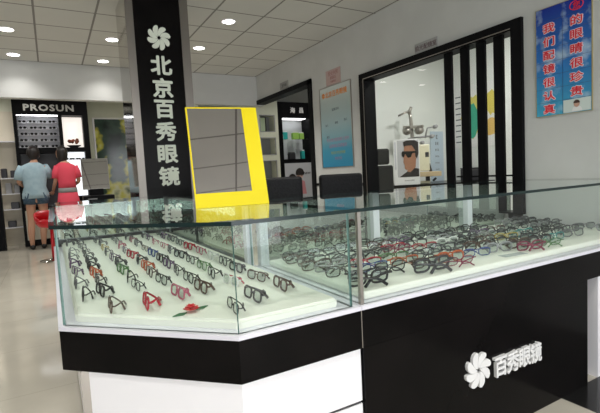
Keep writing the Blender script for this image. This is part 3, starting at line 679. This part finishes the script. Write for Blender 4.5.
b = new(); text(b, 'NEW', .06, .50, 1.12, -.003, .003); obj('character', b, fdark, t)
for lab, x, z, w_, h_, m in (('teal carton on the upper shelf of the black cabinet', .15, 1.715, .09, .14, 'teal'), ('small cream jar on the upper shelf beside the teal carton', .09, 1.715, .04, .09, 'cream'), ('light green carton at the middle of the upper cabinet shelf', .36, 1.715, .11, .13, 'green'),
                             ('second green carton at the right of the upper cabinet shelf', .48, 1.715, .08, .12, 'green'), ('dark round case on the lower cabinet shelf', .27, 1.371, .12, .12, 'dark'), ('upright teal bottle on the lower cabinet shelf', .49, 1.371, .06, .16, 'teal')):
    b = bx(-w_ / 2, w_ / 2, -.04, .04, 0, h_ * .86, bev=.006); o = tag(obj('carton' if 'carton' in lab else 'container', b, M[m]), lab, 'carton' if 'carton' in lab else 'container', loc=(3.42 + x, 6.60 + .12, z + .001))
    obj('cap', bx(-w_ * .42, w_ * .42, -.035, .035, h_ * .86, h_, bev=.004), M['paper'] if m != 'dark' else M['dark'], o)

t = thing('niche_cabinet', 'cream wall cabinet with three grey niches behind the yellow mirror', 'cabinet', (2.05, 6.60, 0))
XL, XR = 0, 1.35
b = new(); zs = [0, .66, 1.0, 1.08, 1.38, 1.46, 1.76, 1.82, 2.10, 2.6]
xs_ = [(0, .62), (.95, 1.01), (1.29, 1.35)]
for a, c in xs_: box(b, a, c, 0, .3, 0, 2.36)
for a, c in ((0, 1.0), (1.36, 1.45), (1.74, 1.83), (2.11, 2.36)): box(b, .62, .95, 0, .3, a, c); box(b, 1.01, 1.29, 0, .3, a, c)
obj('carcass', b, M['farwall'], t)
for x0, x1 in ((.62, .95), (1.01, 1.29)):
    for z0, z1 in ((1.0, 1.36), (1.45, 1.74), (1.83, 2.11)):
        obj('niche_back', bx(x0, x1, .22, .3, z0, z1), mat('niche_grey', (.30, .31, .32), .3), t)
        b = bx(x0, x0 + .012, -.004, .01, z0, z1); box(b, x1 - .012, x1, -.004, .01, z0, z1); box(b, x0, x1, -.004, .01, z1 - .012, z1); box(b, x0, x1, -.004, .01, z0, z0 + .012); obj('niche_frame', b, M['grey'], t)
t = tag(obj('picture_card', bx(-.065, .065, 0, .012, 0, .24), mat('pale_green_card', (.50, .60, .40), .5)), 'pale green card with a dark border in the top niche right of the yellow mirror', 'card', loc=(3.13, 6.68, 1.832))
b = bx(-.075, -.065, -.002, .014, 0, .25); box(b, .065, .085, -.002, .014, 0, .25); box(b, -.065, .065, -.002, .014, .24, .25); obj('border', b, M['dark'], t)
t = tag(obj('header_box', bx(0, .52, 0, .12, 0, .14), M['blackf']), 'black header box on the cream wall just right of the pillar', 'sign', loc=(1.96, 6.48, 2.05))
obj('bracket', bx(.2, .3, .08, .12, -.03, 0), M['dark'], t)

# ---------------------------------------------------------------- deep end: sunglasses display
DX, DY = -.505, 9.70
t = thing('sunglasses_cabinet', 'tall black display cabinet with PROSUN lettering at the back left', 'cabinet', (DX, DY, 0))
b = bx(0, 1.26, 0, .4, 2.48, 2.78); box(b, 0, .05, 0, .4, 0, 2.48); box(b, .74, .80, 0, .4, .1, 2.48); box(b, 1.16, 1.26, 0, .4, 0, 2.48); box(b, .05, 1.16, .36, .4, 0, 2.48)
box(b, .05, .74, 0, .36, 1.76, 1.86); box(b, .80, 1.16, 0, .36, 1.78, 1.86); box(b, .05, .74, 0, .36, .68, .74); box(b, .05, .74, 0, .36, 0, .12); box(b, .80, 1.16, 0, .36, 0, .12)
obj('carcass', b, M['blackf'], t)
b = new(); text(b, 'PROSUN', .165, .60, 2.615, -.012, .012, bold=.035, stretch=1.25, space=1.12); obj('lettering', b, mat('silver_letter', (.55, .55, .52), .3, .3), t, 'silver PROSUN lettering')
obj('back_panel', bx(.05, .74, .30, .36, 1.86, 2.48), mat('shelf_back', (.72, .72, .76), .5), t)
obj('light_panel', bx(.80, 1.16, .30, .36, 1.86, 2.48), mat('lit_panel', (.8, .76, .72), .5, emit=(1, .93, .85), estr=.9), t, 'lit pale backdrop')
obj('light_panel', bx(.80, 1.16, .30, .36, .9, 1.78), mat('lit_panel_low', (.85, .87, .9), .5, emit=(.93, .97, 1), estr=1.3), t, 'lit white backdrop')
obj('lower_door', bx(.05, .74, 0, .02, .12, .68), mat('cream_door', (.75, .73, .62), .4), t, 'cream lower door'); obj('lower_door', bx(.80, 1.16, 0, .02, .12, .9), M['blackf'], t)
obj('back_panel', bx(.05, .74, .2, .36, .74, 1.76), M['dark'], t)
obj('cabinet_glow_strip', bx(.06, .73, .02, .05, 2.465, 2.48), mat('added_shelf_glow', (1, 1, 1), .5, emit=(.95, .97, 1), estr=9), t, 'added glowing strip over the shelves')  # glowing strip added to brighten the shelf back
def shades(b, mi=0):
    for s in (-1, 1):
        prism(b, [(s * .033 + .026 * math.cos(a / 6 * math.pi), .018 + .018 * math.sin(a / 6 * math.pi)) for a in range(12)], -.003, .003, 0, axis='y')
        tube(b, [(s * .060, .0, .028), (s * .062, .09, .026), (s * .062, .12, .006)], .003, 5)
    box(b, -.012, .012, -.002, .002, .024, .029)
b = new(); shades(b); sg = obj('sunglasses', b, M['darklens']); COL.objects.unlink(sg)
for r_ in range(5):
    z = 1.88 + r_ * .118
    obj('shelf', bx(.05, .74, .17, .30, z - .004, z), M['white'], t)
    for k in range(4):
        o = sg.copy(); COL.objects.link(o); o.scale = (1, .8, 1.3); o.location = (DX + .14 + k * .165 + random.uniform(-.01, .01), DY + .185, z + .0015); o.rotation_euler = (0, 0, R(random.uniform(-25, 25)))
        tag(o, f'dark sunglasses, PROSUN cabinet, {ORD[k]} from left on the {ORD[4 - r_]} shelf from the top', 'sunglasses', 'sunglasses on the five shelves')
obj('shelf', bx(.80, 1.16, .04, .30, 1.62, 1.628), M['white'], t)
for k in range(3):
    o = sg.copy(); COL.objects.link(o); o.location = (DX + .87 + k * .11, DY + .14, 1.6295); o.rotation_euler = (0, 0, R(20 - 15 * k)); tag(o, f'dark sunglasses on the lit white shelf behind the coral dress, {ORD[k]} from the left', 'sunglasses', 'sunglasses on the lit shelf')
t = thing('flower_bowl', 'low bowl of reddish brown flowers in the lit niche of the PROSUN cabinet', 'flower arrangement', (DX + .98, DY + .16, 1.861))
b = new(); loft(b, [(0, 0, 0, .05, .05), (0, 0, .03, .11, .08), (0, 0, .05, .13, .09)]); obj('bowl', b, M['dark'], t)
for k in range(9):
    b = new(); bmesh.ops.create_icosphere(b, subdivisions=1, radius=.035, matrix=Matrix.Translation((random.uniform(-.1, .1), random.uniform(-.05, .05), .08 + random.uniform(0, .08)))); obj('bloom', b, mat('rust_bloom_%d' % k, (.35 + random.uniform(-.1, .1), .10, .06), .6), t)

# column, shelves and panels either side
tag(obj('black_column', bx(-.10, .10, -.1, .1, 0, 2.999), M['blackf']), 'narrow black column at the left border of the photo', 'column', loc=(-.885, 9.55, 0))
t = thing('wall_shelving', 'pale wall shelving with dark goods between the black column and the PROSUN cabinet', 'shelving', (-.70, 10.0, 0))
b = bx(-1.6, .22, .2, .28, 0, 2.6)
obj('back', b, mat('shelving_cream', (.70, .64, .52), .5), t)
for z in (.35, .7, 1.0, 1.3, 2.0): obj('shelf', bx(-1.6, .22, 0, .2, z, z + .02), M['white'], t)
for k, (x, z, w_, h_) in enumerate(((.0, 1.021, .10, .2), (-.05, 1.321, .1, .18), (.10, 1.321, .1, .14), (.14, 1.021, .1, .16), (.0, .37 + .001, .14, .12), (.08, .721, .14, .13))):
    o = tag(obj('handbag', bx(-w_ / 2, w_ / 2, -.05, .05, 0, h_, bev=.015), M['dark'] if k % 3 else M['grey']), ['dark pouch at the upper middle shelf left of the PROSUN cabinet', 'dark pouch at the left of the shelf at head height', 'dark pouch at the right of the shelf at head height', 'narrow dark pouch on the upper middle shelf, right one', 'dark pouch on the lowest shelf left of the PROSUN cabinet', 'dark pouch on the second lowest shelf left of the PROSUN cabinet'][k], 'bag', 'pouches on the pale shelving', loc=(-.70 + x, 10.1, z + .001))
t = thing('floral_panel', 'tall glossy panel printed with yellow and dark green foliage left of the pillar', 'advertising panel', (.62, 7.20, 0))
fl = noise_mat('floral_print', (.012, .02, .016), (.03, .06, .04), 2.6, .12, .5, 3, .38, .50, extra=[(.56, (.45, .42, .06)), (.62, (.50, .50, .30)), (.70, (.02, .05, .03))])
obj('print', bx(.02, .88, -.006, 0, .1, 2.08), fl, t); b = bx(0, .90, 0, .06, 0, 2.10); obj('board', b, M['dark'], t)
b = bx(0, .02, -.01, 0, 0, 2.10); box(b, .88, .90, -.01, 0, 0, 2.10); box(b, .02, .88, -.01, 0, 2.08, 2.10); obj('edging', b, M['alu'], t)

# red bar stool
t = thing('bar_stool', 'red bucket bar stool with a round steel foot beside the people', 'stool', (-.04, 7.55, 0), R(25))
b = new(); loft(b, [(0, 0, 0, .19, .19), (0, 0, .012, .19, .19), (0, 0, .03, .05, .05), (0, 0, .05, .03, .03)], seg=28); obj('foot', b, M['chromed'], t)
b = new(); tube(b, [(0, 0, .04), (0, 0, .52)], [.028, .022], 12); obj('column', b, M['red'], t, 'red column')
b = new(); loft(b, [(0, 0, .50, .06, .06), (0, 0, .52, .16, .16), (0, 0, .57, .20, .19), (0, .01, .63, .205, .20), (0, .01, .62, .185, .18), (0, 0, .565, .15, .15)], seg=24); obj('seat', b, M['red'], t)
b = new()
rr = []
for k in range(13):
    a = R(-20 + 220 * k / 12); hgt = .63 + .13 * math.sin(math.pi * k / 12)
    o_, i_ = .205, .18
    rr.append([b.verts.new((o_ * math.cos(a), .01 + o_ * math.sin(a), .60)), b.verts.new((o_ * 1.05 * math.cos(a), .01 + o_ * 1.05 * math.sin(a), hgt)), b.verts.new((i_ * 1.05 * math.cos(a), .01 + i_ * 1.05 * math.sin(a), hgt)), b.verts.new((i_ * math.cos(a), .01 + i_ * math.sin(a), .60))])
for p, q in zip(rr, rr[1:]):
    for i in range(4): b.faces.new((p[i], p[(i + 1) % 4], q[(i + 1) % 4], q[i]))
b.faces.new(rr[0]); b.faces.new(rr[-1][::-1]); bmesh.ops.recalc_face_normals(b, faces=b.faces[:]); obj('backrest', b, M['red'], t, smooth=True)

# ---------------------------------------------------------------- people
def skinned(name, joints, bones, parent, m, root=0, sub=2):
    me = bpy.data.meshes.new(name); me.from_pydata([j[0] for j in joints], bones, []); o = bpy.data.objects.new(name, me); COL.objects.link(o)
    sm = o.modifiers.new('s', 'SKIN'); sb = o.modifiers.new('b', 'SUBSURF'); sb.levels = sub; sb.render_levels = sub
    if not me.skin_vertices: me.attributes.new
    for i, j in enumerate(joints):
        me.skin_vertices[0].data[i].radius = (j[1], j[2] if len(j) > 2 else j[1]); me.skin_vertices[0].data[i].use_root = i == root
    dg = bpy.context.evaluated_depsgraph_get(); m2 = bpy.data.meshes.new_from_object(o.evaluated_get(dg)); bpy.data.objects.remove(o)
    m2.materials.clear(); m2.materials.append(m)
    for p in m2.polygons: p.use_smooth = True
    o = bpy.data.objects.new(name, m2); COL.objects.link(o); o.parent = parent; return o

def hand(bm, w, d, side):
    # palm and five bent fingers; w wrist, d direction of the fingers
    w = Vector(w); d = Vector(d).normalized(); s = d.cross(Vector((0, 0, 1))).normalized() * side; n = d.cross(s)
    tube(bm, [w, w + d * .03, w + d * .085], [.022, .034, .034], 8)
    for k, ln in enumerate((.062, .072, .068, .052)):
        b0 = w + d * .08 + s * (.027 - .018 * k); tube(bm, [b0, b0 + d * ln * .5 + n * .004, b0 + d * ln + n * .022], [.009, .0085, .007], 6)
    b0 = w + d * .025 + s * .028; tube(bm, [b0, b0 + s * .022 + d * .022, b0 + s * .030 + d * .05 + n * .01], [.011, .010, .008], 6)

def head(t, cx, cy, z, turn, hairlen):
    # z: chin height; 0.225 high; faces +y before the turn
    hd = bpy.data.objects.new('head', None)
    b = new(); bmesh.ops.create_uvsphere(b, u_segments=20, v_segments=14, radius=1)
    for v in b.verts:
        x, y, q = v.co; wdt = .076 * (1 - .22 * max(0, -q)); v.co = Vector((x * wdt, y * .094 + (.012 if q < -.3 and y > 0 else 0), .115 + q * .115))
    # nose, ears, brow
    tube(b, [(0, .088, .125), (0, .104, .098), (0, .090, .088)], [.007, .013, .009], 8)
    for s in (-1, 1): tube(b, [(s * .075, -.005, .13), (s * .082, -.01, .115), (s * .076, -.004, .092)], [.008, .012, .007], 8)
    tube(b, [(-.022, .090, .062), (0, .094, .064), (.022, .090, .062)], .005, 6)
    mr = Matrix.Translation((cx, cy, z)) @ Matrix.Rotation(turn, 4, 'Z'); bmesh.ops.transform(b, matrix=mr, verts=b.verts)
    bpy.data.objects.remove(hd)
    h = obj('head', b, M['skin'], t, smooth=True)
    b = new()
    for s in (-1, 1): bmesh.ops.create_uvsphere(b, u_segments=8, v_segments=6, radius=.010, matrix=Matrix.Translation((s * .030, .084, .118)))
    bmesh.ops.transform(b, matrix=mr, verts=b.verts); obj('eyes', b, M['dark'], h)
    b = new(); bmesh.ops.create_uvsphere(b, u_segments=20, v_segments=14, radius=1)
    for v in b.verts:
        x, y, q = v.co; f = 1.0
        v.co = Vector((x * .098, y * .108 - .020, .135 + q * .118 if q > 0 else .135 + q * (.110 + hairlen)))
        if y > .35 and q < .45: v.co.y = .03
    bmesh.ops.transform(b, matrix=mr, verts=b.verts); obj('hair', b, M['hair'], t, smooth=True)

# person one: light blue shirt, denim shorts, back to the camera, head turned right
t = thing('person', 'person in light blue shirt and denim shorts facing the black sunglasses cabinet', 'person', (-.24, 9.16, 0), 0)
t.scale = (1.045, 1.045, 1.045)
J = [((0, 0, .95), .13, .10), ((0, 0, 1.10), .11, .085), ((0, 0, 1.28), .145, .09), ((0, .0, 1.42), .10, .07), ((.02, .01, 1.50), .05, .05), ((.03, .03, 1.58), .05, .05),
     ((-.09, 0, .86), .09, .09), ((-.10, .01, .50), .055, .06), ((-.12, -.02, .30), .055, .058), ((-.12, .0, .09), .034, .036), ((-.12, .05, .04), .035, .03), ((-.12, .13, .025), .03, .02),
     ((.09, 0, .86), .09, .09), ((.09, .02, .50), .055, .06), ((.06, -.01, .30), .055, .058), ((.05, .01, .09), .034, .036), ((.05, .06, .04), .035, .03), ((.05, .14, .025), .03, .02),
     ((-.17, 0, 1.40), .052, .052), ((-.23, -.01, 1.16), .040, .040), ((-.18, .20, 1.10), .028, .028),
     ((.17, 0, 1.40), .052, .052), ((.25, .12, 1.22), .040, .040), ((.20, .32, 1.34), .028, .028)]
B = [(0, 1), (1, 2), (2, 3), (3, 4), (4, 5), (0, 6), (6, 7), (7, 8), (8, 9), (9, 10), (10, 11), (0, 12), (12, 13), (13, 14), (14, 15), (15, 16), (16, 17), (3, 18), (18, 19), (19, 20), (3, 21), (21, 22), (22, 23)]
def person_body(J, name='body'):
    o = skinned(name, J, B, t, M['skin']); return o
bd = person_body(J)
b = new(); hand(b, J[20][0], (.5, .8, 0), 1); obj('hand', b, M['skin'], t); b = new(); hand(b, J[23][0], (-.3, .8, .3), -1); obj('hand', b, M['skin'], t)
head(t, .03, .03, 1.53, R(-35), .03)
def torso(zs_, m, name, sh=0):
    b = new(); loft(b, zs_, seg=22); return obj(name, b, m, t, smooth=True)
torso([(0, 0, .88, .205, .135), (0, 0, .96, .20, .135), (0, 0, 1.08, .165, .12), (0, 0, 1.22, .185, .125), (0, 0, 1.36, .20, .12), (0, 0, 1.44, .17, .095), (0.01, 0, 1.49, .075, .07)], M['shirt'], 'shirt')
b = new(); tube(b, [(-.15, 0, 1.42), (-.20, -.005, 1.32), (-.235, -.01, 1.20)], [.075, .075, .068], 12); obj('sleeve', b, M['shirt'], t); b = new(); tube(b, [(.15, 0, 1.42), (.20, .05, 1.33), (.245, .10, 1.25)], [.075, .075, .068], 12); obj('sleeve', b, M['shirt'], t)
b = new(); tube(b, [(-.06, 0, .955), (-.088, 0, .86), (-.095, 0, .78)], [.125, .115, .098], 14); tube(b, [(.06, 0, .955), (.088, 0, .86), (.092, 0, .78)], [.125, .115, .098], 14); obj('shorts', b, M['denim'], t)
for x in (-.12, .05):
    b = new(); tube(b, [(x, -.045, .045), (x, .03, .045), (x, .10, .034), (x, .165, .026)], [.034, .044, .042, .022], 12)
    for v in b.verts: v.co.z = max(v.co.z, .002)
    obj('shoe', b, M['shoe'], t)

# person two: coral top and skirt with grey belt
t = thing('person', 'person in a coral dress with a grey belt facing the cabinet', 'person', (.27, 9.12, 0), 0)
t.scale = (.95, 1.0, 1.045)
J = [((0, 0, .95), .125, .10), ((0, 0, 1.10), .105, .085), ((0, 0, 1.28), .135, .09), ((-.01, 0, 1.42), .09, .07), ((-.04, .02, 1.50), .045, .045), ((-.06, .04, 1.57), .05, .05),
     ((-.09, 0, .86), .09, .09), ((-.12, .01, .50), .055, .06), ((-.15, -.02, .30), .052, .055), ((-.16, .0, .09), .034, .036), ((-.17, .05, .04), .035, .03), ((-.18, .13, .025), .03, .02),
     ((.09, 0, .86), .09, .09), ((.09, .02, .50), .055, .06), ((.08, -.01, .30), .052, .055), ((.08, .01, .09), .034, .036), ((.08, .06, .04), .035, .03), ((.08, .14, .025), .03, .02),
     ((-.15, 0, 1.38), .05, .05), ((-.20, -.02, 1.14), .038, .038), ((-.25, .16, .98), .028, .028),
     ((.16, 0, 1.38), .05, .05), ((.21, -.01, 1.14), .038, .038), ((.14, .22, 1.08), .028, .028)]
person_body(J)
b = new(); hand(b, J[20][0], (-.2, .7, -.4), -1); obj('hand', b, M['skin'], t); b = new(); hand(b, J[23][0], (-.4, .8, .1), -1); obj('hand', b, M['skin'], t)
head(t, -.06, .04, 1.52, R(48), .10)
torso([(0, 0, 1.02, .155, .125), (0, 0, 1.12, .15, .12), (0, 0, 1.24, .17, .125), (0, 0, 1.36, .185, .12), (-.01, 0, 1.43, .16, .095), (-.03, .01, 1.475, .075, .07)], M['pink'], 'dress_top')
torso([(0, 0, .95, .168, .14), (0, 0, .98, .17, .14), (0, 0, 1.03, .16, .132)], M['belt'], 'belt')
torso([(0, 0, .55, .215, .17), (0, 0, .56, .22, .175), (0, 0, .75, .20, .16), (0, 0, .96, .165, .135)], M['pink'], 'skirt')
b = new(); tube(b, [(-.13, 0, 1.40), (-.175, -.01, 1.30), (-.195, -.02, 1.20)], [.07, .068, .062], 12); obj('sleeve', b, M['pink'], t); b = new(); tube(b, [(.14, 0, 1.40), (.185, 0, 1.30), (.205, -.01, 1.20)], [.07, .068, .062], 12); obj('sleeve', b, M['pink'], t)
for x, dx in ((-.17, -.01), (.08, 0)):
    b = new(); tube(b, [(x, -.045, .045), (x, .03, .045), (x + dx, .10, .034), (x + dx * 2, .165, .026)], [.034, .044, .042, .022], 12)
    for v in b.verts: v.co.z = max(v.co.z, .002)
    obj('shoe', b, M['shoe'], t)

# ---------------------------------------------------------------- render look
vs = scene.view_settings
vs.view_transform = 'Standard'; vs.look = 'None'; vs.gamma = 1; vs.use_curve_mapping = False; vs.exposure = 0.0
try:
    scene.cycles.transparent_max_bounces = 32; scene.cycles.max_bounces = 10; scene.cycles.use_denoising = True; scene.cycles.sample_clamp_indirect = 4
except Exception: pass
